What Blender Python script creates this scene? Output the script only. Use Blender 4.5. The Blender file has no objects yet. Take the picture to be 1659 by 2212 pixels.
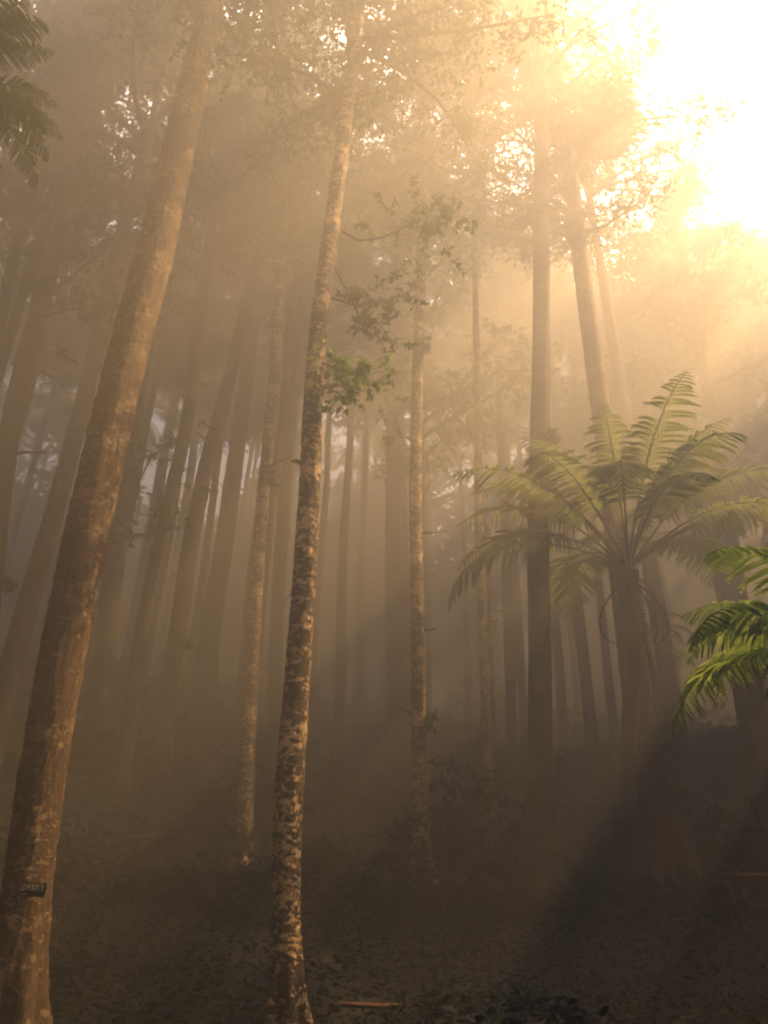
import bpy, math, random
import numpy as np
from mathutils import Vector, Matrix, Euler, noise

R = math.radians
SC = bpy.context.scene
COL = SC.collection

# ------------------------------------------------------------------ camera
PITCH, ROLL = 27.5, 1.25
CAM = Vector((0.0, 0.0, 1.6))
cam_d = bpy.data.cameras.new('camera')
cam_d.sensor_fit = 'VERTICAL'
cam_d.sensor_height = 34.6
cam_d.sensor_width = 25.95
cam_d.lens = 26.0
cam_d.clip_start = 0.05
cam_d.clip_end = 2000.0
cam = bpy.data.objects.new('camera', cam_d)
COL.objects.link(cam)
ROT = (Matrix.Rotation(R(90 + PITCH), 3, 'X') @ Matrix.Rotation(R(ROLL), 3, 'Z'))
cam.matrix_world = Matrix.Translation(CAM) @ ROT.to_4x4()
SC.camera = cam
FPX = 26.0 / 34.6 * 2212.0

# ------------------------------------------------------------------ light
SUN_AZ, SUN_EL = 75.0, 50.0        # degrees: azimuth clockwise from +Y, elevation
world = bpy.data.worlds.new('World')
SC.world = world
world.use_nodes = True
nt = world.node_tree
nt.nodes.clear()
sky = nt.nodes.new('ShaderNodeTexSky')
sky.sky_type = 'NISHITA'
sky.sun_disc = False
sky.sun_elevation = R(SUN_EL)
sky.sun_rotation = R(SUN_AZ)
sky.air_density = 1.0
sky.dust_density = 4.0
sky.ozone_density = 1.0
bg = nt.nodes.new('ShaderNodeBackground')
bg.inputs['Strength'].default_value = 0.11
wo = nt.nodes.new('ShaderNodeOutputWorld')
nt.links.new(sky.outputs[0], bg.inputs[0])
nt.links.new(bg.outputs[0], wo.inputs[0])

sun_d = bpy.data.lights.new('sun', 'SUN')
sun_d.energy = 5.0
sun_d.angle = R(0.5)
sun_d.color = (1.0, 0.585, 0.205)
sun = bpy.data.objects.new('sun', sun_d)
COL.objects.link(sun)
sdir = Vector((math.sin(R(SUN_AZ)) * math.cos(R(SUN_EL)),
               math.cos(R(SUN_AZ)) * math.cos(R(SUN_EL)), math.sin(R(SUN_EL))))
sun.rotation_euler = sdir.to_track_quat('Z', 'Y').to_euler()
sun.location = sdir * 60

SC.view_settings.view_transform = 'Standard'
SC.view_settings.look = 'None'
SC.view_settings.gamma = 1.0
SC.view_settings.exposure = 4.5
SC.render.engine = 'CYCLES'
cy = SC.cycles
cy.max_bounces = 6
cy.diffuse_bounces = 2
cy.glossy_bounces = 1
cy.transmission_bounces = 2
cy.volume_bounces = 0
cy.transparent_max_bounces = 4
cy.caustics_reflective = False
cy.caustics_refractive = False
cy.use_denoising = True
cy.pixel_filter_type = 'BLACKMAN_HARRIS'
cy.filter_width = 2.1
cy.sample_clamp_indirect = 4.0
HAZE_DENSITY = 0.045
HAZE_COLOR = (0.97, 0.93, 0.86, 1)
HAZE_G = 0.48

rng = random.Random(7)
nrg = np.random.default_rng(11)


# ------------------------------------------------------------------ helpers
def ray(u, v):
    d = ROT @ Vector(((u - 829.5) / FPX, (1106.0 - v) / FPX, -1.0))
    return d


def at(u, v, Y):
    """world point that stands Y metres ahead of the camera position, seen at photo point u, v"""
    d = ray(u, v)
    return CAM + d * (Y / d.y)


def depth(p):
    return -(ROT.transposed() @ (Vector(p) - CAM)).z


def ground_z(x, y):
    def ss(a, b, t):
        t = min(1, max(0, (t - a) / (b - a)))
        return t * t * (3 - 2 * t)
    d = max(0.0, y - 7.0)
    z = 0.21 * d * ss(0, 8, d)
    z += 0.28 * min(12.0, max(0.0, -x - 2)) * ss(8, 24, y)
    z += 0.14 * max(0.0, y - 24)
    z += 0.02 * max(0.0, x - 6) * ss(6, 22, y)
    z = z if z < 13 else 13 + (z - 13) * 0.22
    z += 0.35 * noise.noise(Vector((x * 0.15, y * 0.15, 0))) * ss(3, 12, math.hypot(x, y))
    z += 0.10 * noise.noise(Vector((x * 0.7, y * 0.7, 3)))
    return z


def tag(o, label=None, cat=None, group=None, kind=None):
    if label: o['label'] = label
    if cat: o['category'] = cat
    if group: o['group'] = group
    if kind: o['kind'] = kind
    return o


def empty(name, loc, label, cat, group=None, rz=0.0):
    o = bpy.data.objects.new(name, None)
    o.empty_display_size = 0.3
    COL.objects.link(o)
    o.location = loc
    o.rotation_euler = (0, 0, rz)
    return tag(o, label, cat, group)


def link(name, me, parent=None, loc=None):
    o = bpy.data.objects.new(name, me)
    COL.objects.link(o)
    if parent is not None:
        o.parent = parent
    if loc is not None:
        o.location = loc
    return o


def copy_tree(o, parent=None):
    c = o.copy()
    COL.objects.link(c)
    c.parent = parent
    for ch in list(o.children):
        copy_tree(ch, c)
    return c


class MB:
    """mesh builder: vertices, faces, material index per face"""
    def __init__(s):
        s.v = []; s.f = []; s.m = []

    def add(s, v, f, m=0):
        n = len(s.v)
        s.v.extend([tuple(p) for p in v])
        s.f.extend([tuple(i + n for i in q) for q in f])
        s.m.extend([m] * len(f))

    def tube(s, pts, rad, seg=8, m=0, cap=True, wob=None):
        pts = [Vector(p) for p in pts]
        n = len(pts)
        vs = []
        up = None
        for i in range(n):
            t = (pts[min(i + 1, n - 1)] - pts[max(i - 1, 0)]).normalized()
            if up is None:
                up = t.orthogonal().normalized()
            a = (up - t * up.dot(t)).normalized()
            up = a
            b = t.cross(a)
            for k in range(seg):
                th = 2 * math.pi * k / seg
                r = rad[i]
                if wob:
                    r = wob(pts[i], th, r, i)
                vs.append(pts[i] + (a * math.cos(th) + b * math.sin(th)) * r)
        fs = []
        for i in range(n - 1):
            for k in range(seg):
                k2 = (k + 1) % seg
                fs.append((i * seg + k, i * seg + k2, (i + 1) * seg + k2, (i + 1) * seg + k))
        if cap:
            fs.append(tuple(reversed(range(seg))))
            fs.append(tuple((n - 1) * seg + k for k in range(seg)))
        s.add(vs, fs, m)

    def box(s, c, h, M=None, m=0):
        vs = []
        for x in (-1, 1):
            for y in (-1, 1):
                for z in (-1, 1):
                    p = Vector((x * h[0], y * h[1], z * h[2]))
                    if M: p = M @ p
                    vs.append(p + Vector(c))
        s.add(vs, [(0, 1, 3, 2), (4, 6, 7, 5), (0, 4, 5, 1), (2, 3, 7, 6), (0, 2, 6, 4), (1, 5, 7, 3)], m)

    def leaves(s, cen, dirs, nrm, ln, wd, m=0, fold=0.25):
        """batch of folded six-point leaves: arrays (n,3),(n,3),(n,3),(n,),(n,)"""
        d = dirs / np.linalg.norm(dirs, axis=1, keepdims=True)
        nn = nrm - d * np.sum(nrm * d, axis=1, keepdims=True)
        nn /= np.linalg.norm(nn, axis=1, keepdims=True) + 1e-9
        w = np.cross(d, nn)
        L = ln[:, None]; W = wd[:, None]
        p0 = cen
        p1 = cen + d * L * .35 + w * W * .5 + nn * W * fold
        p2 = cen + d * L * .75 + w * W * .38 + nn * W * fold * .6 - nn * L * .06
        p3 = cen + d * L - nn * L * .18
        p4 = cen + d * L * .75 - w * W * .38 + nn * W * fold * .6 - nn * L * .06
        p5 = cen + d * L * .35 - w * W * .5 + nn * W * fold
        n0 = len(s.v)
        allp = np.stack([p0, p1, p2, p3, p4, p5], axis=1).reshape(-1, 3)
        s.v.extend(map(tuple, allp.tolist()))
        k = len(cen)
        for i in range(k):
            b = n0 + 6 * i
            s.f.append((b, b + 1, b + 2, b + 3))
            s.f.append((b, b + 3, b + 4, b + 5))
        s.m.extend([m] * (2 * k))

    def mesh(s, name, mats, smooth=True):
        me = bpy.data.meshes.new(name)
        me.from_pydata(s.v, [], s.f)
        for mt in mats:
            me.materials.append(mt)
        me.polygons.foreach_set('material_index', s.m)
        if smooth:
            me.polygons.foreach_set('use_smooth', [True] * len(s.f))
        me.update()
        return me


# ------------------------------------------------------------------ materials
def new_mat(name):
    m = bpy.data.materials.new(name)
    m.use_nodes = True
    t = m.node_tree
    t.nodes.clear()
    out = t.nodes.new('ShaderNodeOutputMaterial')
    return m, t, out


def node(t, kind, **kw):
    n = t.nodes.new(kind)
    for k, v in kw.items():
        if k in n.inputs.keys():
            n.inputs[k].default_value = v
        else:
            setattr(n, k, v)
    return n


def ramp(t, src, stops):
    r = t.nodes.new('ShaderNodeValToRGB')
    els = r.color_ramp.elements
    while len(els) < len(stops):
        els.new(0.5)
    for e, (p, c) in zip(els, stops):
        e.position = p
        e.color = c if len(c) == 4 else (*c, 1)
    t.links.new(src, r.inputs[0])
    return r


def bark_mat(name, dark, light, lichen, amount, scale=1.0, moss=0.0):
    m, t, out = new_mat(name)
    L = t.links.new
    tc = node(t, 'ShaderNodeTexCoord')
    mp = node(t, 'ShaderNodeMapping'); mp.inputs['Scale'].default_value = (scale, scale, scale * 1.6)
    L(tc.outputs['Object'], mp.inputs[0])
    mpv = node(t, 'ShaderNodeMapping'); mpv.inputs['Scale'].default_value = (scale, scale, scale * 0.22)
    L(tc.outputs['Object'], mpv.inputs[0])
    fiss = node(t, 'ShaderNodeTexNoise', Scale=26.0, Detail=6.0, Roughness=0.7, Distortion=0.8)
    L(mpv.outputs[0], fiss.inputs['Vector'])
    fine = node(t, 'ShaderNodeTexNoise', Scale=45.0, Detail=5.0, Roughness=0.75)
    L(mp.outputs[0], fine.inputs['Vector'])
    base = ramp(t, fiss.outputs[0], [(0.3, dark), (0.7, light)])
    # lichen plates: mid noise threshold, broken up by finer noise, patchy on the large scale
    pl = node(t, 'ShaderNodeTexNoise', Scale=10.0, Detail=9.0, Roughness=0.70, Distortion=0.3)
    L(mp.outputs[0], pl.inputs['Vector'])
    big = node(t, 'ShaderNodeTexNoise', Scale=1.6, Detail=3.0, Roughness=0.6)
    L(mp.outputs[0], big.inputs['Vector'])
    ad = node(t, 'ShaderNodeMath', operation='MULTIPLY_ADD')
    L(big.outputs[0], ad.inputs[0]); ad.inputs[1].default_value = 0.45
    L(pl.outputs[0], ad.inputs[2])
    th = ramp(t, ad.outputs[0], [(0.80 - amount, (0, 0, 0)), (0.84 - amount, (1, 1, 1))])
    lc = ramp(t, fine.outputs[0], [(0.3, tuple(c * 0.55 for c in lichen)), (0.65, lichen)])
    mix = node(t, 'ShaderNodeMix', data_type='RGBA')
    L(th.outputs[0], mix.inputs[0]); L(base.outputs[0], mix.inputs[6]); L(lc.outputs[0], mix.inputs[7])
    col = mix.outputs[2]
    if moss > 0:
        mz = node(t, 'ShaderNodeTexNoise', Scale=3.0, Detail=5.0, Roughness=0.7)
        L(mp.outputs[0], mz.inputs['Vector'])
        mr = ramp(t, mz.outputs[0], [(0.62 - moss, (0, 0, 0)), (0.72 - moss, (1, 1, 1))])
        mm = node(t, 'ShaderNodeMix', data_type='RGBA')
        L(mr.outputs[0], mm.inputs[0]); L(col, mm.inputs[6]); mm.inputs[7].default_value = (0.035, 0.045, 0.015, 1)
        col = mm.outputs[2]
    hsum = node(t, 'ShaderNodeMath', operation='MULTIPLY_ADD')
    L(th.outputs[0], hsum.inputs[0]); hsum.inputs[1].default_value = 0.6
    L(fiss.outputs[0], hsum.inputs[2])
    h2 = node(t, 'ShaderNodeMath', operation='MULTIPLY_ADD')
    L(fine.outputs[0], h2.inputs[0]); h2.inputs[1].default_value = 0.5
    L(hsum.outputs[0], h2.inputs[2])
    bp = node(t, 'ShaderNodeBump', Strength=0.9, Distance=0.03)
    L(h2.outputs[0], bp.inputs['Height'])
    b = node(t, 'ShaderNodeBsdfPrincipled', Roughness=0.85)
    L(col, b.inputs['Base Color']); L(bp.outputs[0], b.inputs['Normal'])
    L(b.outputs[0], out.inputs[0])
    return m


def leaf_mat(name, a, b_, trans, tcol, scale=0.8):
    m, t, out = new_mat(name)
    L = t.links.new
    tc = node(t, 'ShaderNodeTexCoord')
    n1 = node(t, 'ShaderNodeTexNoise', Scale=scale, Detail=4.0, Roughness=0.7)
    L(tc.outputs['Object'], n1.inputs['Vector'])
    c = ramp(t, n1.outputs[0], [(0.35, a), (0.65, b_)])
    pb = node(t, 'ShaderNodeBsdfPrincipled', Roughness=0.75)
    pb.inputs['Specular IOR Level'].default_value = 0.15
    L(c.outputs[0], pb.inputs['Base Color'])
    tr = node(t, 'ShaderNodeBsdfTranslucent')
    tr.inputs[0].default_value = (*tcol, 1)
    mx = node(t, 'ShaderNodeMixShader'); mx.inputs[0].default_value = trans
    L(pb.outputs[0], mx.inputs[1]); L(tr.outputs[0], mx.inputs[2])
    L(mx.outputs[0], out.inputs[0])
    return m


def plain_mat(name, a, b_, scale=6.0, rough=0.8, bump=0.3, stretch=(1, 1, 1)):
    m, t, out = new_mat(name)
    L = t.links.new
    tc = node(t, 'ShaderNodeTexCoord')
    mp = node(t, 'ShaderNodeMapping'); mp.inputs['Scale'].default_value = stretch
    L(tc.outputs['Object'], mp.inputs[0])
    n1 = node(t, 'ShaderNodeTexNoise', Scale=scale, Detail=7.0, Roughness=0.65)
    L(mp.outputs[0], n1.inputs['Vector'])
    c = ramp(t, n1.outputs[0], [(0.3, a), (0.7, b_)])
    bp = node(t, 'ShaderNodeBump', Strength=bump, Distance=0.05)
    L(n1.outputs[0], bp.inputs['Height'])
    pb = node(t, 'ShaderNodeBsdfPrincipled', Roughness=rough)
    L(c.outputs[0], pb.inputs['Base Color']); L(bp.outputs[0], pb.inputs['Normal'])
    L(pb.outputs[0], out.inputs[0])
    return m


M_BARK = bark_mat('lichen bark', (0.026, 0.017, 0.011), (0.085, 0.052, 0.03), (0.74, 0.54, 0.33), 0.065)
M_BARK_BIG = bark_mat('broad bark', (0.04, 0.024, 0.014), (0.15, 0.09, 0.05), (0.36, 0.26, 0.16), 0.04)
M_BARK_DARK = bark_mat('dark bark', (0.03, 0.022, 0.016), (0.09, 0.065, 0.045), (0.22, 0.18, 0.13), 0.04, moss=0.08)
M_FERN_TRUNK = plain_mat('fern trunk fibre', (0.02, 0.014, 0.01), (0.07, 0.045, 0.03), 30, 0.95, 0.9, (1, 1, 0.3))
M_LEAF = leaf_mat('canopy leaf', (0.035, 0.055, 0.018), (0.07, 0.10, 0.03), 0.35, (0.10, 0.15, 0.03))
M_LEAF_NEAR = leaf_mat('fresh leaf', (0.05, 0.08, 0.02), (0.09, 0.14, 0.03), 0.45, (0.20, 0.30, 0.05), 2.0)
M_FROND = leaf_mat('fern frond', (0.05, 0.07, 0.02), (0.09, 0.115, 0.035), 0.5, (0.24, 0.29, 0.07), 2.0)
M_FROND_PAINTED_SUN = leaf_mat('painted sun frond', (0.09, 0.13, 0.02), (0.14, 0.18, 0.035), 0.7, (0.42, 0.54, 0.09), 2.0)  # leaf colour raised to stand in for sunlight the fern does not get
M_FROND_PAINTED_SHADE = leaf_mat('painted shade frond', (0.018, 0.04, 0.014), (0.03, 0.06, 0.02), 0.25, (0.05, 0.10, 0.02), 2.0)  # darker copy of the frond green, shade put into the leaf colour
M_DEAD = leaf_mat('dry frond', (0.04, 0.028, 0.018), (0.08, 0.055, 0.03), 0.2, (0.08, 0.05, 0.03), 2.0)
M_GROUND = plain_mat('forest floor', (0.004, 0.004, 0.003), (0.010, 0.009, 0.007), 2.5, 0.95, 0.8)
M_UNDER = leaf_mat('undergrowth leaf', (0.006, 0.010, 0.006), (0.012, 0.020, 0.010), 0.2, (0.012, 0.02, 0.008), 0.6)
M_WOOD = plain_mat('weathered wood', (0.08, 0.035, 0.015), (0.18, 0.08, 0.035), 14, 0.8, 0.4, (0.3, 3, 3))
M_SIGN = plain_mat('sign board', (0.012, 0.018, 0.016), (0.02, 0.028, 0.024), 8, 0.7, 0.1)
M_PAINT = plain_mat('sign paint', (0.55, 0.60, 0.42), (0.75, 0.78, 0.6), 30, 0.7, 0.1)

# ------------------------------------------------------------------ ground
def build_ground():
    n = 150
    xs = [math.copysign(abs(i / n) ** 1.9 * 150, i) for i in range(-n, n + 1)]
    ys = [math.copysign(abs(i / n) ** 1.9 * 150, i) + 8 for i in range(-n, n + 1)]
    k = 2 * n + 1
    v = [(x, y, ground_z(x, y)) for y in ys for x in xs]
    f = [(j * k + i, j * k + i + 1, (j + 1) * k + i + 1, (j + 1) * k + i) for j in range(k - 1) for i in range(k - 1)]
    me = bpy.data.meshes.new('ground')
    me.from_pydata(v, [], f)
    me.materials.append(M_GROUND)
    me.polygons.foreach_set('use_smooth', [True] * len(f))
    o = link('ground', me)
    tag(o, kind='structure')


build_ground()


# ------------------------------------------------------------------ foliage meshes
def rand_dirs(n, up=0.0):
    d = nrg.normal(size=(n, 3))
    d[:, 2] += up
    return d


def clump(mb, c, r, n, ln, m=0, flat=0.6):
    """a spray of leaves: several twigs, leaves set along each twig"""
    c = np.array(c)
    tw = max(3, n // 12)
    per = max(4, n // tw)
    for _ in range(tw):
        d = nrg.normal(size=3); d[2] = d[2] * flat
        d /= np.linalg.norm(d)
        st = c + nrg.normal(size=3) * r * 0.25
        L = r * nrg.uniform(0.5, 1.15)
        t = nrg.uniform(0.15, 1.0, size=per)
        pos = st + d[None, :] * (t * L)[:, None]
        pos[:, 2] -= (t * L) ** 2 * 0.25 / max(r, .3)
        dd = d[None, :] + nrg.normal(size=(per, 3)) * 0.75
        dd[:, 2] -= 0.25
        nn = nrg.normal(size=(per, 3)) * 0.7; nn[:, 2] += 1
        s = ln * nrg.uniform(0.6, 1.25, size=per)
        mb.leaves(pos, dd, nn, s, s * nrg.uniform(0.35, 0.55, size=per), m)


def crown_mesh(seed, H, rad, nlimb, leaf, per, bark, leafm, droop=0.0):
    """crown built around the vertical axis from z=0 to H"""
    global nrg
    nrg = np.random.default_rng(seed)
    rr = random.Random(seed)
    mb = MB()
    for i in range(nlimb):
        f = (i + rr.random()) / nlimb
        z0 = H * (0.02 + 0.88 * f)
        az = rr.uniform(0, 2 * math.pi)
        prof = math.sin(math.pi * min(1, 0.25 + f * 0.72)) ** 0.7
        L = rad * prof * rr.uniform(0.55, 1.15)
        rise = rr.uniform(0.05, 0.55) - droop
        pts = []
        p = Vector((0, 0, z0))
        d = Vector((math.cos(az), math.sin(az), rise + .15)).normalized()
        steps = 6
        for s in range(steps + 1):
            pts.append(p.copy())
            p += d * (L / steps)
            d = (d + Vector((rr.uniform(-.25, .25), rr.uniform(-.25, .25), rr.uniform(-.22, .14)))).normalized()
        r0 = 0.035 + 0.012 * L
        mb.tube(pts, [r0 * (1 - .85 * s / steps) for s in range(steps + 1)], 5, 1, False)
        for s in range(2, steps + 1):
            for _ in range(2 if s < steps else 3):
                off = Vector((rr.gauss(0, .35), rr.gauss(0, .35), rr.gauss(0, .22))) * (0.5 + L * .12)
                q = pts[s] + off
                mb.tube([pts[s], (pts[s] + q) / 2 + Vector((0, 0, .04)), q], [.014, .010, .005], 3, 1, False)
                clump(mb, q, rr.uniform(.45, .85), per, leaf)
    return mb.mesh('crown', [leafm, bark])


def limb_mesh(pts, r0, leafr, n, leaf, leafm, bark, seed, skip=1, spread=.35):
    """one leafy limb through the given local points"""
    global nrg
    nrg = np.random.default_rng(seed)
    rr = random.Random(seed)
    w = MB(); l = MB()
    N = len(pts)
    w.tube(pts, [r0 * (1 - .8 * i / (N - 1)) for i in range(N)], 6, 0, True)
    for i in range(skip, N):
        for _ in range(n):
            q = Vector(pts[i]) + Vector((rr.gauss(0, spread), rr.gauss(0, spread), rr.gauss(0, spread * .75)))
            w.tube([pts[i], (Vector(pts[i]) + q) / 2 + Vector((0, 0, .03)), q], [.010, .007, .004], 3, 0, False)
            clump(l, q, leafr * rr.uniform(.6, 1.2), 44, leaf)
    return w.mesh('limb', [bark]), l.mesh('foliage', [leafm])


CROWNS = [crown_mesh(21 + i, h, r, n, lf, pr, M_BARK_DARK, M_LEAF)
          for i, (h, r, n, lf, pr) in enumerate([
              (13, 4.6, 34, .12, 120), (15, 4.1, 36, .115, 116), (11, 5.0, 32, .12, 128), (17, 4.4, 38, .12, 108)])]
THICK = [crown_mesh(61 + i, 12, 4.0, 40, .21, 130, M_BARK_DARK, M_LEAF) for i in range(2)]  # extra dense crowns for the added trees, made to block light
CROWN_H = [13, 15, 11, 17]


def trunk_mesh(pts, rad, seg, bark, rough=0.03, flare=True, step=0.25, seed=0):
    """trunk through local points (base first), resampled and given an uneven surface"""
    P = [Vector(p) for p in pts]
    # catmull-rom resample by height
    out = []; ro = []
    n = len(P)
    for i in range(n - 1):
        p0 = P[max(i - 1, 0)]; p1 = P[i]; p2 = P[i + 1]; p3 = P[min(i + 2, n - 1)]
        k = max(2, int((p2 - p1).length / step))
        for j in range(k):
            t = j / k
            q = 0.5 * ((2 * p1) + (-p0 + p2) * t + (2 * p0 - 5 * p1 + 4 * p2 - p3) * t * t + (-p0 + 3 * p1 - 3 * p2 + p3) * t ** 3)
            if i in (0, n - 2): q = p1.lerp(p2, t)
            out.append(q); ro.append(rad[i] * (1 - t) + rad[i + 1] * t)
    out.append(P[-1]); ro.append(rad[-1])
    z0 = out[0].z
    if flare:
        ro = [r * (1 + 1.3 * math.exp(-(p.z - z0) / (r * 3.2))) for r, p in zip(ro, out)]

    def wob(c, th, r, i):
        a = Vector((math.cos(th) * 1.3, math.sin(th) * 1.3, c.z * 0.45 + seed * 7.7))
        b = Vector((math.cos(th) * 4.5, math.sin(th) * 4.5, c.z * 3.0 + seed))
        f = 1 + rough * 1.8 * noise.noise(a) + rough * noise.noise(b)
        if step < .1:
            q = Vector((math.cos(th) * 9, math.sin(th) * 9, c.z * 14.0 + seed))
            n2 = noise.noise(q) + .6 * noise.noise(q * 2.3)
            f += rough * (1.0 if n2 > .12 else 0.0) * min(1.0, (n2 - .12) * 6 if n2 > .12 else 0) * .9
        if flare:
            e = math.exp(-(c.z - z0) / (r * 2.6))
            f += 0.5 * e * math.sin(th * 5 + seed) * (1 if e > .05 else 0)
        return r * f
    mb = MB()
    mb.tube(out, ro, seg, 0, True, wob)
    return mb.mesh('trunk', [bark])


def tree(label, pix, Y, bark, seg=20, crown=None, group=None, rough=0.03, top=None, crz=0.0, crs=0.85, name='forest_tree', cat='tree', step=.25, seed=1, hmax=35.0):
    """pix: (u, v, width) from the bottom up along the trunk in the photo; stands Y metres ahead"""
    pts = []; rad = []
    for (u, v, w) in pix:
        p = at(u, v, Y)
        pts.append(p); rad.append(w * 0.5 * depth(p) / FPX)
    # down to the ground
    a, b = pts[0], pts[1]
    gz = ground_z(a.x, Y) - 0.35
    if a.z > gz + .1:
        sl = (b - a) / max(0.1, (b.z - a.z))
        q = a - sl * (a.z - gz) * .8
        q.z = gz
        pts.insert(0, q); rad.insert(0, rad[0] * 1.06)
    # on up past the last seen point, tapering
    a, b = pts[-2], pts[-1]
    if b.z < hmax:
        sl = (b - a) / max(0.1, (b.z - a.z))
        q = b + sl * (hmax - b.z) * .9
        q.z = hmax
        pts.append(q); rad.append(max(.06, rad[-1] * .35))
    base = Vector((pts[0].x, Y, ground_z(pts[0].x, Y)))
    e = empty(name, base, label, cat, group)
    loc = [p - base for p in pts]
    tk = trunk_mesh(loc, rad, seg, bark, rough, True, step, seed)
    link('trunk', tk, e)
    if crown is not None:
        c = link('crown', CROWNS[crown], e)
        tp = loc[-1]; ap = loc[-2]
        H = CROWN_H[crown] * crs
        ax = (tp - ap).normalized()
        c.location = tp - ax * H * .92
        c.rotation_euler = Euler((0, 0, crz))
        c.scale = (crs, crs, crs)
    return e, loc, rad


T = {}
def add(key, *a, **k):
    T[key] = tree(*a, **k)
    return T[key]


add('big', 'broad leaning trunk with brown flaking bark, thickest at the left side of the clearing',
    [(62, 1900, 92), (95, 1650, 92), (150, 1337, 90), (226, 977, 86), (285, 740, 80), (334, 550, 76), (402, 250, 62)], 9.0,
    M_BARK_BIG, 80, 0, rough=.05, step=.05, seed=3, hmax=32, crs=1.1)
add('pale', 'slender sunlit trunk with pale lichen patches standing nearest the middle',
    [(616, 2160, 62), (617, 1950, 58), (624, 1725, 60), (641, 1475, 54), (656, 1280, 50), (667, 1087, 46), (686, 738, 38), (728, 400, 32), (748, 250, 28)], 10.0,
    M_BARK, 72, 1, rough=.05, step=.04, seed=5, hmax=30, crz=1.0, crs=1.05)
add('dark', 'straight dark trunk with flared foot standing left of the tall tree fern',
    [(1168, 1990, 80), (1167, 1900, 62), (1167, 1500, 50), (1163, 1100, 46), (1169, 740, 38), (1170, 80, 28)], 16.0,
    M_BARK_DARK, 32, 2, rough=.04, step=.12, seed=8, hmax=35, crz=.5, crs=1.15)
add('rim', 'thin trunk with a bright bark edge, rightmost of the close central three',
    [(918, 1950, 38), (905, 1700, 33), (903, 1400, 30), (897, 1050, 27), (904, 740, 24), (912, 500, 20)], 17.0,
    M_BARK, 28, 1, rough=.05, step=.12, seed=9, hmax=31, crz=2.2)
add('pairleft', 'hazy grey trunk, leftmost and widest of the close central three',
    [(862, 1760, 52), (856, 1500, 44), (850, 1150, 36), (850, 800, 30)], 29.0,
    M_BARK_DARK, 16, 3, rough=.03, step=.4, seed=10, hmax=38, crz=3.0)
add('pairmid', 'narrowest faint trunk, middle one of the close central three',
    [(884, 1740, 20), (878, 1400, 20), (872, 1100, 17)], 34.0,
    M_BARK_DARK, 12, 0, rough=.03, step=.5, seed=11, hmax=39, crz=4.0)
add('lean_a', 'mottled upright trunk standing left of the slender sunlit trunk',
    [(524, 1880, 34), (533, 1650, 34), (546, 1400, 32), (566, 1100, 28), (580, 950, 26), (597, 738, 24), (612, 400, 20)], 18.0,
    M_BARK, 24, 3, rough=.05, step=.15, seed=12, hmax=33, crz=5.0)
add('lean_b', 'faint leaning trunk directly behind the left side of the slender sunlit trunk',
    [(583, 1740, 32), (600, 1300, 28), (622, 950, 25), (642, 720, 22)], 27.0,
    M_BARK_DARK, 14, 2, rough=.03, step=.4, seed=13, hmax=36, crz=1.2)
add('lean_c', 'dark slanting trunk with leafy tufts, first one right of the broad leaning trunk',
    [(268, 1660, 34), (298, 1420, 32), (320, 1290, 31), (360, 1107, 29), (400, 930, 28), (425, 738, 25), (448, 560, 20)], 20.0,
    M_BARK_DARK, 20, 1, rough=.04, step=.2, seed=14, hmax=34, crz=.3)
add('lean_d', 'slanting trunk running parallel to the dark leafy-tufted one, on its right',
    [(345, 1640, 40), (395, 1290, 38), (415, 1155, 36), (450, 993, 34), (480, 880, 32), (504, 780, 28)], 22.0,
    M_BARK_DARK, 20, 0, rough=.04, step=.2, seed=15, hmax=35, crz=2.6)
add('lean_e', 'pale hazy trunk between slanting pair and mottled upright trunk',
    [(440, 1500, 46), (452, 1370, 46), (480, 1200, 42), (505, 1020, 36), (540, 760, 30)], 32.0,
    M_BARK_DARK, 14, 2, rough=.03, step=.4, seed=16, hmax=39, crz=1.9)
add('behindbig', 'shaded trunk half hidden behind the right edge of the broad leaning trunk',
    [(205, 1600, 46), (232, 1340, 44), (262, 1100, 40), (300, 850, 34)], 24.0,
    M_BARK_DARK, 14, 3, rough=.03, step=.4, seed=17, hmax=36, crz=3.3)
add('left_a', 'dark trunk leaning inward along the left border below hanging fern fronds',
    [(-45, 1500, 50), (-12, 1180, 48), (20, 940, 44), (66, 738, 40), (115, 550, 34), (145, 370, 28)], 16.0,
    M_BARK_DARK, 22, 0, rough=.04, step=.2, seed=18, hmax=33, crz=1.1)
add('left_b', 'narrow dark leaning trunk, leftmost of all the trunks in view',
    [(-70, 1000, 26), (0, 700, 24), (25, 575, 22), (85, 360, 18)], 18.0,
    M_BARK_DARK, 16, 1, rough=.03, step=.3, seed=19, hmax=33, crz=2.1)
add('mid_a', 'slim trunk with a bright streak low on its bark, left of the straight dark trunk',
    [(1063, 1910, 24), (1055, 1700, 23), (1045, 1400, 21), (1034, 1080, 19), (1030, 800, 15)], 22.0,
    M_BARK, 18, 2, rough=.05, step=.25, seed=20, hmax=34, crz=.8)
add('mid_b', 'faint thin trunk between the slim streaked trunk and the straight dark trunk',
    [(1112, 1800, 26), (1108, 1650, 25), (1098, 1350, 23), (1088, 1100, 20)], 32.0,
    M_BARK_DARK, 12, 1, rough=.03, step=.5, seed=21, hmax=38, crz=3.8)
add('right_a', 'thick trunk leaning left behind the tall tree fern, darker towards its foot',
    [(1452, 1960, 78), (1420, 1740, 66), (1372, 1475, 58), (1300, 900, 42), (1262, 620, 36), (1240, 430, 32)], 16.5,
    M_BARK_BIG, 28, 3, rough=.04, step=.2, seed=22, hmax=32, crz=4.4, crs=.85)
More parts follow.
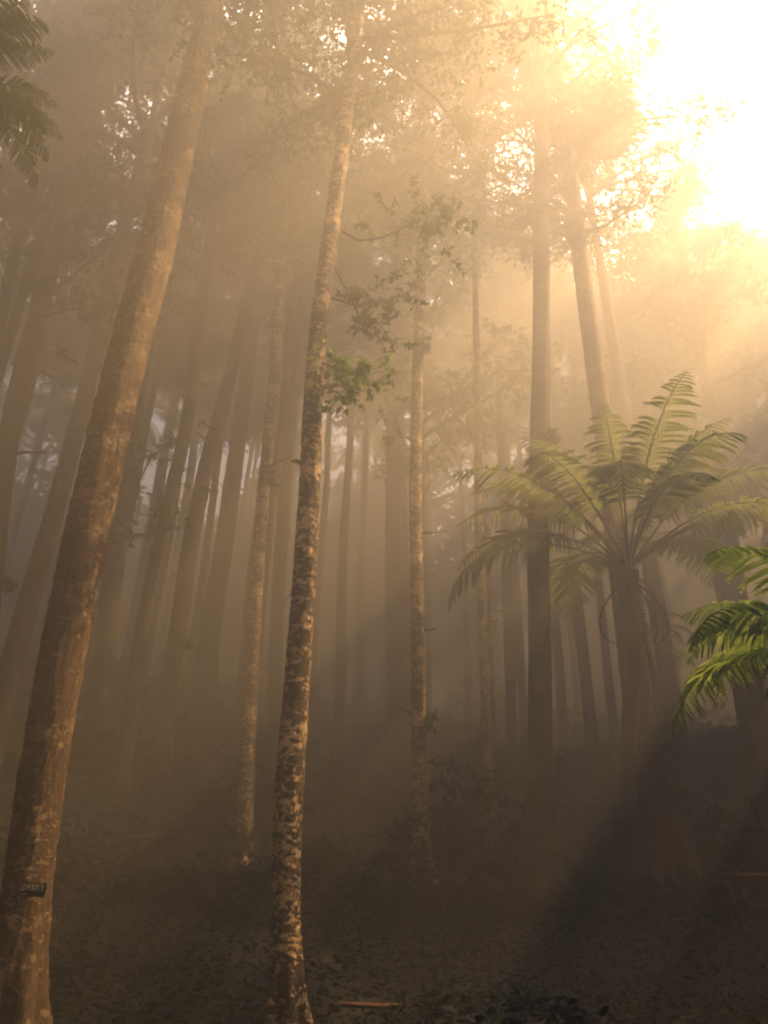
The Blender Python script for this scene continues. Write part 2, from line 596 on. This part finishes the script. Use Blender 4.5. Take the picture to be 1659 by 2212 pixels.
add('right_b', 'leaning trunk just right of the thick one behind the tree fern',
    [(1502, 1830, 46), (1445, 1475, 40), (1385, 1100, 32), (1325, 740, 24)], 21.0,
    M_BARK_DARK, 18, 0, rough=.03, step=.3, seed=23, hmax=34, crz=5.2, crs=.85)
add('right_c', 'thin leaning faint trunk between the straight dark trunk and tree fern stem',
    [(1305, 1860, 32), (1280, 1600, 28), (1252, 1350, 25), (1225, 1100, 21)], 31.0,
    M_BARK_DARK, 12, 2, rough=.03, step=.5, seed=24, hmax=37, crz=.1)
add('right_d', 'hazy trunk standing alone near the right border above the tree fern fronds',
    [(1600, 1300, 32), (1560, 1020, 30), (1540, 900, 28), (1492, 650, 22)], 25.0,
    M_BARK_DARK, 14, 1, rough=.03, step=.4, seed=25, hmax=32, crz=2.7, crs=1.2)

# ------------------------------------------------------------------ background forest
def generic_trunk(seed, H):
    rr = random.Random(seed)
    pts = [Vector((0, 0, -1.0))]
    x = y = 0.0
    n = 9
    for i in range(1, n + 1):
        x += rr.uniform(-.12, .12); y += rr.uniform(-.12, .12)
        pts.append(Vector((x, y, H * i / n)))
    rad = [.25 * (1 - .6 * i / n) for i in range(n + 1)]
    return trunk_mesh(pts, rad, 12, M_BARK_DARK, .04, True, .8, seed), pts[-1]


GEN = [generic_trunk(100 + i, 33) for i in range(4)]


def bg_tree(x, y, k, c, s, rz, label, group, cs=1.0):
    e = empty('forest_tree', (x, y, ground_z(x, y)), label, 'tree', group, rz)
    t = link('trunk', GEN[k][0], e); t.scale = (s, s, s)
    cr = link('crown', CROWNS[c], e)
    cr.location = GEN[k][1] * s - Vector((0, 0, CROWN_H[c] * .9 * cs))
    cr.scale = (cs, cs, cs)
    return e


bgr = random.Random(5)
placed = []
def free(x, y, d):
    return all((x - a) ** 2 + (y - b) ** 2 > d * d for a, b in placed)
for k_, (e, loc, rad) in T.items():
    placed.append((e.location.x, e.location.y))

cnt = 0
tries = 0
while cnt < 66 and tries < 3000:
    tries += 1
    y = bgr.uniform(33, 64)
    x = bgr.uniform(-.62, .62) * y
    if not free(x, y, 3.0): continue
    placed.append((x, y)); cnt += 1
    bg_tree(x, y, bgr.randrange(4), bgr.randrange(4), bgr.uniform(.85, 1.1), bgr.uniform(0, 6.28),
            'faint distant trunk and crown dissolving into the fog behind the nearer trunks', 'distant trees fading into the fog', .95)

# trees beside the view whose crowns roof it over
side = [(-15, 14), (-12, 5), (-20, 22), (-9, -3), (-17, 30), (-24, 36), (-5, 3.5), (4, -5), (-14, -6), (-7.5, 15.5), (1.5, 26), (-4, 24),
        (10, -5), (0, -9), (-6, -11), (7, -12), (15, -9), (-20, 6), (-22, -3), (20, -6),
        (28, 36), (13, 36), (14, 30), (20, 30), (10, 33), (24, 36), (21, 42), (-11, 30), (-12.5, 20)]
for i, (x, y) in enumerate(side):
    bg_tree(x, y, i % 4, (i * 3 + 1) % 4, .95 if x < 9 else .85, i * 1.3,
            'tall forest tree whose leafy crown merges into the hazy canopy overhead', 'canopy trees around the clearing', 1.25)

mid = []
for j in range(7):                       # rows of trees added right of the camera to shade the low air
    yy = -12 + 3.3 * j
    mid.append((11.6 + .3 * (j % 2), yy, 20.5))
    mid.append((15.8 - .3 * (j % 2), yy + 1.2, 24))
mid += [(14.5, 14.3, 9), (18.5, 14.6, 14)]  # kept low to leave a slot for the sun
for j in range(8):                       # more added shade rows, farther along up the slope
    yy = 17.5 + 3.4 * j
    xx = .60 * yy + 4.6
    mid.append((xx, yy, (16, 20)[j] if j < 2 else 21))
    mid.append((xx + 4, yy + 1.7, (19, 23)[j] if j < 2 else 25))
mid += [(-9, 2, 13), (-11, 9, 13), (-4, -3, 13), (1, -4, 12), (5.5, -3, 12), (-17, 16, 13), (-22, 26, 13)]
for i, (x, y, ht) in enumerate(mid):
    e = empty('added_shade_tree', (x, y, ground_z(x, y)), 'bushy tree added around the clearing to shade the low air', 'tree', 'added shade trees around the clearing', i * 1.1)
    k = i % 4
    t = link('trunk', GEN[k][0], e); t.scale = (.5, .5, ht / 30)
    cr = link('crown', THICK[i % 2], e)
    sz = (ht - 1.0) / 12.0
    cr.location = (0, 0, 1.6); cr.scale = (1.0, 1.0, sz) if ht < 15 else (1.0, 1.0, sz)
    cr.rotation_euler = (0, 0, i * 2.0)

# the wood farther off, on all sides: nobody could count it, one mass of crowns and stems
def far_wood():
    global nrg
    nrg = np.random.default_rng(404)
    rr = random.Random(404)
    mb = MB()
    k = 0
    while k < 620:
        x = rr.uniform(-110, 120); y = rr.uniform(-45, 145)
        if k >= 430: x = rr.uniform(-65, 65); y = rr.uniform(62, 92)
        r = math.hypot(x, y); az = math.degrees(math.atan2(x, y))
        if r < 17 and not (x < -4 and y < 0): continue
        if abs(az) < 38 and y < 61: continue
        if 20 < az < 85 and r < 34: continue
        if -60 < az < 0 and r < 24: continue
        k += 1
        gz = ground_z(x, y)
        top = rr.uniform(24, 33) if gz < 6 else rr.uniform(22, 29)
        low = False
        if low: top = rr.uniform(9, 12)
        mb.tube([(x, y, gz - 1), (x + rr.uniform(-.4, .4), y, gz + top * .5), (x + rr.uniform(-.8, .8), y, gz + top * .95)], [.38, .28, .1], 6, 1, False)
        n = 230
        f = nrg.uniform(0, 1, n)
        z = gz + top * (.45 + .55 * f)
        R_ = 5.2 * np.sin(np.pi * np.clip(.18 + .78 * f, 0, 1)) ** .7 * np.sqrt(nrg.uniform(0, 1, n))
        th = nrg.uniform(0, 2 * np.pi, n)
        c = np.stack([x + R_ * np.cos(th), y + R_ * np.sin(th), z], 1)
        c = np.repeat(c, 2, 0) + nrg.normal(size=(2 * n, 3)) * .35
        s_ = nrg.uniform(.5, .95, 2 * n)
        nn = nrg.normal(size=(2 * n, 3)) * .6; nn[:, 2] += 1
        mb.leaves(c, nrg.normal(size=(2 * n, 3)) * np.array([1, 1, .4]), nn, s_, s_ * .55, 0)
    o = link('far_wood', mb.mesh('far_wood', [M_LEAF, M_BARK_DARK]))
    tag(o, 'far-off dense wood closing the view behind the fog', 'forest', kind='stuff')


far_wood()

# ------------------------------------------------------------------ tree ferns
def frond_mesh(seed, L, droop, width, npin=26, mat=None, curl=0.0, stem=0.30):
    """one arching fern frond: rachis along +X rising then drooping, pinnae on both sides cut into pinnules"""
    rr = random.Random(seed)
    mb = MB()
    pts = []
    N = 16
    ang = R(38)
    p = Vector((0, 0, 0))
    for i in range(N + 1):
        pts.append(p.copy())
        f = i / N
        a = ang - droop * f ** 1.7 - curl * f ** 3
        p = p + Vector((math.cos(a), rr.uniform(-.02, .02), math.sin(a))) * (L / N)
    mb.tube(pts, [.016 * (1 - .85 * i / N) + .002 for i in range(N + 1)], 5, 1, False)
    V = []; D = []; NN = []; LN = []; WD = []
    for i in range(npin):
        f = stem + (1 - stem) * (i + .5) / npin
        q = f * N
        k = min(N - 1, int(q)); t = q - k
        c = pts[k].lerp(pts[k + 1], t)
        ax = (pts[k + 1] - pts[k]).normalized()
        nup = Vector((-ax.z, 0, ax.x))
        g = (f - stem) / (1 - stem)
        pl = width * (math.sin(math.pi * min(1, .18 + g * .80)) ** .8) * rr.uniform(.82, 1.08)
        for sgn in (-1, 1):
            if rr.random() < .07: continue
            dirn = (Vector((0, sgn, 0)) + ax * (.25 + .35 * g) - Vector((0, 0, .18)) + nup * rr.uniform(-.2, .15) + ax * rr.uniform(-.12, .12)).normalized()
            m = 11
            pc = c.copy()
            prev = c.copy()
            for j in range(m):
                h = (j + .5) / m
                d2 = (dirn + Vector((0, 0, -.45)) * h * h).normalized()
                pc = c + d2 * pl * h
                wl = pl * .105 * (1 - h) ** .6 + .006
                for s2 in (-1, 1):
                    dd = (ax * s2 + d2 * .35)
                    V.append(pc); D.append(dd); NN.append(nup + Vector((0, 0, .2))); LN.append(wl); WD.append(pl / m * .85)
            V.append(c); D.append(dirn + Vector((0, 0, -.12))); NN.append(nup); LN.append(pl * 1.02); WD.append(pl * .045 + .006)
    mb.leaves(np.array(V), np.array(D), np.array(NN), np.array(LN), np.array(WD), 0, fold=.1)
    return mb.mesh('frond', [mat, M_FERN_TRUNK])


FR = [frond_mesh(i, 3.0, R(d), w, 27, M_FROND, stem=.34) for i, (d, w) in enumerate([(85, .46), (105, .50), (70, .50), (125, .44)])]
FRK = [frond_mesh(30 + i, 2.6, R(d), w, 30, M_FROND_PAINTED_SHADE) for i, (d, w) in enumerate([(85, .42), (110, .44)])]
FRB = [frond_mesh(10 + i, 2.0, R(d), w, 24, M_FROND_PAINTED_SUN) for i, (d, w) in enumerate([(80, .40), (105, .38)])]
FRD = [frond_mesh(20, 1.3, R(120), .10, 18, M_DEAD, curl=R(30))]


def tree_fern(label, pts, rad, crown_at, fronds, dead=0, tilt0=0, scale=1.0, seed=0, arcs=None):
    rr = random.Random(seed)
    base = Vector((pts[0].x, pts[0].y, ground_z(pts[0].x, pts[0].y)))
    pts = [Vector((base.x, base.y, base.z - .3))] + pts[1:] if pts[0].z < base.z + .2 else [Vector((pts[0].x, pts[0].y, base.z - .3))] + pts
    rad = rad if len(rad) == len(pts) else [rad[0]] + rad
    e = empty('tree_fern', base, label, 'tree fern', 'tree ferns')
    tk = trunk_mesh([p - base for p in pts], rad, 20, M_FERN_TRUNK, .10, False, .08, seed)
    link('trunk', tk, e)
    n = len(arcs)
    for i, (az, el, sc, kind) in enumerate(arcs):
        o = link('frond', fronds[kind % len(fronds)], e, crown_at - base + Vector((rr.uniform(-.03, .03), rr.uniform(-.03, .03), 0)))
        o.rotation_euler = Euler((rr.uniform(-.15, .15), -R(el), R(az)))
        o.scale = (sc * scale,) * 3
    for i in range(dead):
        o = link('dead_frond', FRD[0], e, crown_at - base - Vector((0, 0, .15 + .1 * rr.random())))
        o.rotation_euler = Euler((0, R(rr.uniform(60, 95)), rr.uniform(0, 6.28)))
        o.scale = (scale,) * 3
    return e


# the tall tree fern on the right
YF = 15.0
fp = [at(u, v, YF) for u, v in [(1338, 2020), (1352, 1750), (1362, 1500), (1361, 1350), (1358, 1235)]]
fw = [24, 30, 34, 38, 44]
fr_ = [w * .5 * depth(p) / FPX for w, p in zip(fw, fp)]
arcs = []
ar = random.Random(3)
for i in range(16):      # lower ring, arching wide
    arcs.append((i * 22.5 + ar.uniform(-8, 8), ar.uniform(-12, 14), ar.uniform(.95, 1.15), (0, 1, 3)[i % 3]))
for i in range(11):      # upper ring
    arcs.append((i * 32.7 + 15 + ar.uniform(-8, 8), ar.uniform(14, 26), ar.uniform(.9, 1.15), (0, 2)[i % 2]))
arcs += [(100, 40, 1.0, 2), (20, 26, 1.2, 2), (165, 24, 1.0, 0)]
tree_fern('tall tree fern with a slim dark stem and a wide umbrella of fronds', fp, fr_, fp[-1] + Vector((0, 0, .05)), FR, 7, seed=4, arcs=arcs, scale=1.44)

# the fern coloured sunlit green at the right border
YG = 8.5
gp = [at(1900, 2100, YG), at(1890, 1700, YG), at(1870, 1420, YG)]
gp[0].z = ground_z(gp[0].x, gp[0].y)
arcs = []
for i in range(24):
    arcs.append((i * 15 + ar.uniform(-8, 8), ar.uniform(-32, 20), ar.uniform(.85, 1.15), i % 2))
tree_fern('low fern coloured sunlit green reaching in from the right border, below the tall tree fern', gp, [.11, .10, .11], gp[-1], FRB, 0, seed=6, arcs=arcs, scale=1.3)

# the fern with shade in its colour at the upper left
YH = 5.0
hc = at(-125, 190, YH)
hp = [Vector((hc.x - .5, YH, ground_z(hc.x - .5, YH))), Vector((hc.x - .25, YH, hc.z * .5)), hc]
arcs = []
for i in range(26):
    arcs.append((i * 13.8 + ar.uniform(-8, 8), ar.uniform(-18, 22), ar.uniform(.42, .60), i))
tree_fern('tree fern coloured shade-dark green hanging its fronds into the upper left corner', hp, [.12, .10, .11], hc, FRK, 0, seed=7, arcs=arcs)

# small drooping ferns that grow on the thick trunk behind the tree fern
def tuft(label, u, v, Y, n, s, seed):
    rr = random.Random(seed)
    c = at(u, v, Y)
    e = empty('hanging_fern', c, label, 'fern', 'small ferns hanging on the trunks')
    for i in range(n):
        o = link('frond', FR[3], e, (rr.uniform(-.1, .1), rr.uniform(-.1, .1), rr.uniform(-.5, .5)))
        o.rotation_euler = Euler((0, R(rr.uniform(-20, 30)), rr.uniform(-1.6, 1.6)))
        o.scale = (s, s, s)
    return e


tuft('small dark drooping fern clinging to the thick trunk behind the tree fern stem', 1400, 1400, 18.4, 7, .45, 3)

# vine hanging from the tall fern
vp = [at(u, v, YF + .1) for u, v in [(1378, 1262), (1385, 1320), (1396, 1390), (1408, 1450), (1414, 1540)]]
mb = MB()
mb.tube(vp, [.012] * 5, 5, 0)
tag(link('vine', mb.mesh('vine', [M_FERN_TRUNK])), 'thin dark vine hanging from the crown of the tall tree fern', 'vine')


# ------------------------------------------------------------------ leafy limbs of the named trees
def limb(tree_key, pix, Y, r0, leafr, n, leaf, leafm, seed, dy=0.0, skip=1, spread=.35):
    e = T[tree_key][0]
    base = e.location
    P = []
    for i, (u, v) in enumerate(pix):
        p = at(u, v, Y + dy * i / (len(pix) - 1))
        P.append(p - base)
    w, l = limb_mesh(P, r0, leafr, n, leaf, leafm, M_BARK_DARK, seed, skip, spread)
    lo = link('limb', w, e)
    link('foliage', l, lo)


limb('pale', [(690, 780), (712, 790), (735, 800), (765, 805), (790, 815)], 10.0, .02, .26, 5, .085, M_LEAF_NEAR, 1, -.6, 1, .17)
limb('pale', [(690, 830), (712, 840), (740, 855), (765, 850)], 10.0, .02, .22, 4, .08, M_LEAF_NEAR, 2, -.4, 1, .14)
limb('pale', [(705, 640), (770, 660), (820, 650), (865, 640), (905, 620)], 10.0, .025, .34, 4, .10, M_LEAF, 3, .8, 1, .26)
limb('pale', [(715, 560), (780, 690), (820, 700), (845, 735)], 10.0, .02, .24, 3, .09, M_LEAF, 4, .8, 1, .2)
limb('pale', [(738, 500), (775, 520), (830, 512), (875, 490), (920, 470), (955, 465)], 10.0, .03, .40, 6, .11, M_LEAF, 5, .5, 3, .30)
limb('lean_c', [(395, 940), (360, 960), (325, 990), (300, 1040), (300, 1110)], 20.0, .06, .5, 5, .14, M_LEAF, 6, -1.0, 1, .5)
limb('lean_c', [(375, 1040), (345, 1090), (325, 1130), (320, 1165)], 20.0, .05, .4, 4, .13, M_LEAF, 7, .5, 1, .4)
limb('left_a', [(90, 650), (150, 600), (200, 560), (250, 520), (270, 500)], 16.0, .06, .6, 5, .15, M_LEAF, 8, .5, 1, .6)
limb('left_a', [(75, 690), (140, 670), (200, 660), (240, 650)], 16.0, .05, .5, 5, .14, M_LEAF, 9, -1.0, 1, .5)
limb('right_d', [(1520, 820), (1480, 760), (1430, 740), (1400, 760)], 28.0, .07, .8, 5, .18, M_LEAF, 10, .5, 1, .8)
limb('right_d', [(1510, 740), (1560, 680), (1600, 620), (1630, 600)], 28.0, .07, .9, 6, .18, M_LEAF, 11, .5, 1, .9)
limb('rim', [(897, 960), (870, 940), (850, 900)], 17.0, .03, .3, 3, .12, M_LEAF, 12, .4, 1, .3)

# broken stubs and leafy tufts that sit on the trunks
stub_r = random.Random(31)
for key, (e_, loc_, rad_) in T.items():
    big_ = loc_[1:-1]
    for q_ in range(stub_r.randrange(2, 5)):
        i = stub_r.randrange(0, len(loc_) - 2)
        f = stub_r.random()
        c = loc_[i].lerp(loc_[i + 1], f)
        if c.z < 1.5: continue
        r_ = rad_[i] * (1 - f) + rad_[i + 1] * f
        az = stub_r.uniform(0, 6.28)
        d = Vector((math.cos(az), math.sin(az), stub_r.uniform(-.1, .7))).normalized()
        L_ = stub_r.uniform(.15, .9) * (.35 if key in ('pale', 'big') else 1)
        mb = MB()
        P = [c + d * (r_ * .6), c + d * (r_ + L_ * .4) + Vector((0, 0, .02)), c + d * (r_ + L_) + Vector((stub_r.uniform(-.1, .1), 0, stub_r.uniform(-.12, .1)))]
        mb.tube(P, [.05, .032, .014], 6, 0)
        link('stub', mb.mesh('stub', [M_BARK_DARK]), e_)
for key, n_ in [('lean_a', 3), ('rim', 3), ('dark', 3), ('lean_d', 2), ('left_a', 2), ('right_a', 3), ('mid_a', 2)]:
    e_, loc_, rad_ = T[key]
    nrg = np.random.default_rng(len(key) * 7 + n_)
    for q_ in range(n_):
        i = stub_r.randrange(1, len(loc_) - 2)
        f = stub_r.random()
        c = loc_[i].lerp(loc_[i + 1], f)
        r_ = rad_[i]
        az = stub_r.uniform(-1.2, .6)
        mb = MB()
        o_ = c + Vector((math.cos(az) * r_, math.sin(az) * r_, 0))
        for w_ in range(3):
            clump(mb, o_ + Vector((0, 0, .05 * w_)), .24, 60, .13)
        link('tuft', mb.mesh('tuft', [M_LEAF]), e_)

# thin twig on the pale tree's foot
e = T['pale'][0]
a, b = at(640, 2076, 9.9), at(722, 2080, 9.7)
mb = MB(); mb.tube([a - e.location, (a + b) / 2 - e.location + Vector((0, 0, .01)), b - e.location], [.008, .006, .003], 5, 0)
link('twig', mb.mesh('twig', [M_WOOD]), e)

# ------------------------------------------------------------------ undergrowth
def shrub_mesh(seed, h, r):
    global nrg
    nrg = np.random.default_rng(seed)
    rr = random.Random(seed)
    w = MB(); l = MB()
    for i in range(16):
        az = rr.uniform(0, 6.28); L = r * rr.uniform(.3, 1)
        q = Vector((math.cos(az) * L, math.sin(az) * L, h * rr.uniform(.35, 1) * (1.1 - .5 * L / r)))
        w.tube([Vector((0, 0, -.1)), q * .5 + Vector((0, 0, .1)), q], [.02, .014, .006], 4, 0, False)
        clump(l, q, rr.uniform(.3, .5), 50, .12)
        clump(l, q * .7, rr.uniform(.3, .5), 30, .12)
    return w.mesh('stem', [M_BARK_DARK]), l.mesh('foliage', [M_UNDER])


SH = [shrub_mesh(300 + i, h, r) for i, (h, r) in enumerate([(1.1, .9), (1.7, 1.1), (.8, 1.2)])]
sr = random.Random(17)
for i in range(70):
    y = sr.uniform(14, 44)
    x = sr.uniform(-.58, .58) * y
    if not free(x, y, .8): continue
    k = sr.randrange(3)
    e = empty('shrub', (x, y, ground_z(x, y)), 'dark leafy shrub in the gloom of the forest floor beneath the trunks', 'shrub', 'shrubs of the dark undergrowth', sr.uniform(0, 6.28))
    s = sr.uniform(.7, 1.5)
    for nm, me in zip(('stem', 'foliage'), SH[k]):
        link(nm, me, e).scale = (s, s, s)

nrg = np.random.default_rng(77)
mb = MB()
def cover(n, y0, y1, hmax, ln):
    y = y0 + (y1 - y0) * nrg.uniform(0, 1, n) ** 1.2
    x = nrg.uniform(-.68, .68, n) * (y + 3)
    hn = np.array([noise.noise(Vector((a * .35, b * .35, 9))) for a, b in zip(x, y)])
    h = hmax * np.clip(.45 + 1.1 * hn, .12, 1.2)
    gz = np.array([ground_z(a, b) for a, b in zip(x, y)])
    z = gz + h * np.sqrt(nrg.uniform(0, 1, n))
    d = nrg.normal(size=(n, 3)); d[:, 2] = np.abs(d[:, 2]) * .5 - .1
    nn = nrg.normal(size=(n, 3)) * .6; nn[:, 2] += 1
    l_ = ln * nrg.uniform(.6, 1.4, n)
    mb.leaves(np.stack([x, y, z], 1), d, nn, l_, l_ * nrg.uniform(.3, .5, n), 0)
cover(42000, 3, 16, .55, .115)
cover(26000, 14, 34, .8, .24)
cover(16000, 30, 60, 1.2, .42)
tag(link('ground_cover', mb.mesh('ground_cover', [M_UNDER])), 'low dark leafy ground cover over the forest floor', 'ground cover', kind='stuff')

# ------------------------------------------------------------------ small things in the dark
# slim fallen branch in front
ya = 10.3
a, b = at(733, 2170, ya), at(1010, 2163, ya + .4)
o = empty('fallen_branch', (a.x, a.y, ground_z(a.x, a.y)), 'thin orange brown fallen branch lying on the dark foreground undergrowth', 'branch')
mb = MB()
P = [a.lerp(b, i / 8) - o.location + Vector((0, .03 * math.sin(i * 1.9), -.03 * math.sin(i * .4 * math.pi / 3.2))) for i in range(9)]
mb.tube(P, [.024, .03, .028, .03, .026, .024, .022, .018, .01], 9, 0)
link('stem', mb.mesh('stem', [M_WOOD]), o)
mb = MB(); mb.tube([P[5], P[5] + Vector((.12, .05, .06)), P[5] + Vector((.3, .08, .07))], [.012, .009, .004], 6, 0)
link('twig', mb.mesh('twig', [M_WOOD]), o)

# post with crossbar at the right
yb = 14.0
a, b = at(1573, 1900, yb), at(1592, 1968, yb)
c = at(1652, 1892, yb)
e = empty('broken_fence', (b.x, b.y, ground_z(b.x, b.y)), 'broken leaning wooden post with a crossbar at the lower right', 'fence')
mb = MB()
foot = b + (b - a); foot.z = ground_z(foot.x, foot.y) - .1
mb.tube([foot - e.location, b - e.location, a - e.location], [.05, .045, .04], 8, 0)
link('post', mb.mesh('post', [M_WOOD]), e)
mb = MB(); mb.tube([a - e.location + Vector((-.08, 0, .05)), c - e.location], [.05, .045], 8, 0)
link('crossbar', mb.mesh('crossbar', [M_WOOD]), e)

# name sign at the lower left
ys = 8.35
s0, s1 = at(50, 1906, ys), at(96, 1938, ys)
sc_ = (s0 + s1) / 2
hw, hh = (s1.x - s0.x) / 2, (s0.z - s1.z) / 2
e = empty('name_sign', (sc_.x, sc_.y, sc_.z), 'small dark plate with faded pale capitals fixed on the broad leaning trunk', 'sign')
mb = MB(); mb.box(sc_ - e.location, (hw, .012, hh)); link('board', mb.mesh('board', [M_SIGN], False), e)
# letters drawn as strokes on a 3x5 grid
STROKES = {'D': [((0, 0), (0, 1)), ((0, 1), (.6, .85)), ((.6, .85), (.6, .15)), ((.6, .15), (0, 0))],
           'A': [((0, 0), (.3, 1)), ((.3, 1), (.6, 0)), ((.12, .4), (.48, .4))],
           'N': [((0, 0), (0, 1)), ((0, 1), (.6, 0)), ((.6, 0), (.6, 1))],
           'U': [((0, 1), (0, 0)), ((0, 0), (.6, 0)), ((.6, 0), (.6, 1))]}
mb = MB()
cw = hw * 2 * .86 / 5
x0 = sc_.x - hw * .86
ht = hh * .95
z0 = sc_.z + hh * .0
for i, ch in enumerate('DANAU'):
    for (ax_, az_), (bx_, bz_) in STROKES[ch]:
        p = Vector((x0 + i * cw + ax_ * cw * 1.1, sc_.y - .018, z0 - hh * .15 + az_ * ht)) - e.location
        q = Vector((x0 + i * cw + bx_ * cw * 1.1, sc_.y - .018, z0 - hh * .15 + bz_ * ht)) - e.location
        mb.tube([p, q], [cw * .09, cw * .09], 4, 0)
p = Vector((x0, sc_.y - .018, sc_.z - hh * .62)) - e.location
mb.tube([p, p + Vector((cw * .9, 0, 0))], [cw * .16, cw * .14], 4, 0)
link('lettering', mb.mesh('lettering', [M_PAINT], False), e)

# ------------------------------------------------------------------ haze
m, t, out = new_mat('haze')
pv = node(t, 'ShaderNodeVolumePrincipled')
pv.inputs['Color'].default_value = HAZE_COLOR
pv.inputs['Density'].default_value = HAZE_DENSITY
pv.inputs['Density Attribute'].default_value = ''
pv.inputs['Temperature Attribute'].default_value = ''
pv.inputs['Anisotropy'].default_value = HAZE_G
t.links.new(pv.outputs[0], out.inputs['Volume'])
try:
    m.cycles.homogeneous_volume = True
except Exception:
    pass
mb = MB()
mb.box((0, 8, 26.0), (155, 155, 28.5))
tag(link('haze', mb.mesh('haze', [m], False)), 'golden fog filling the whole forest', 'haze', kind='stuff')
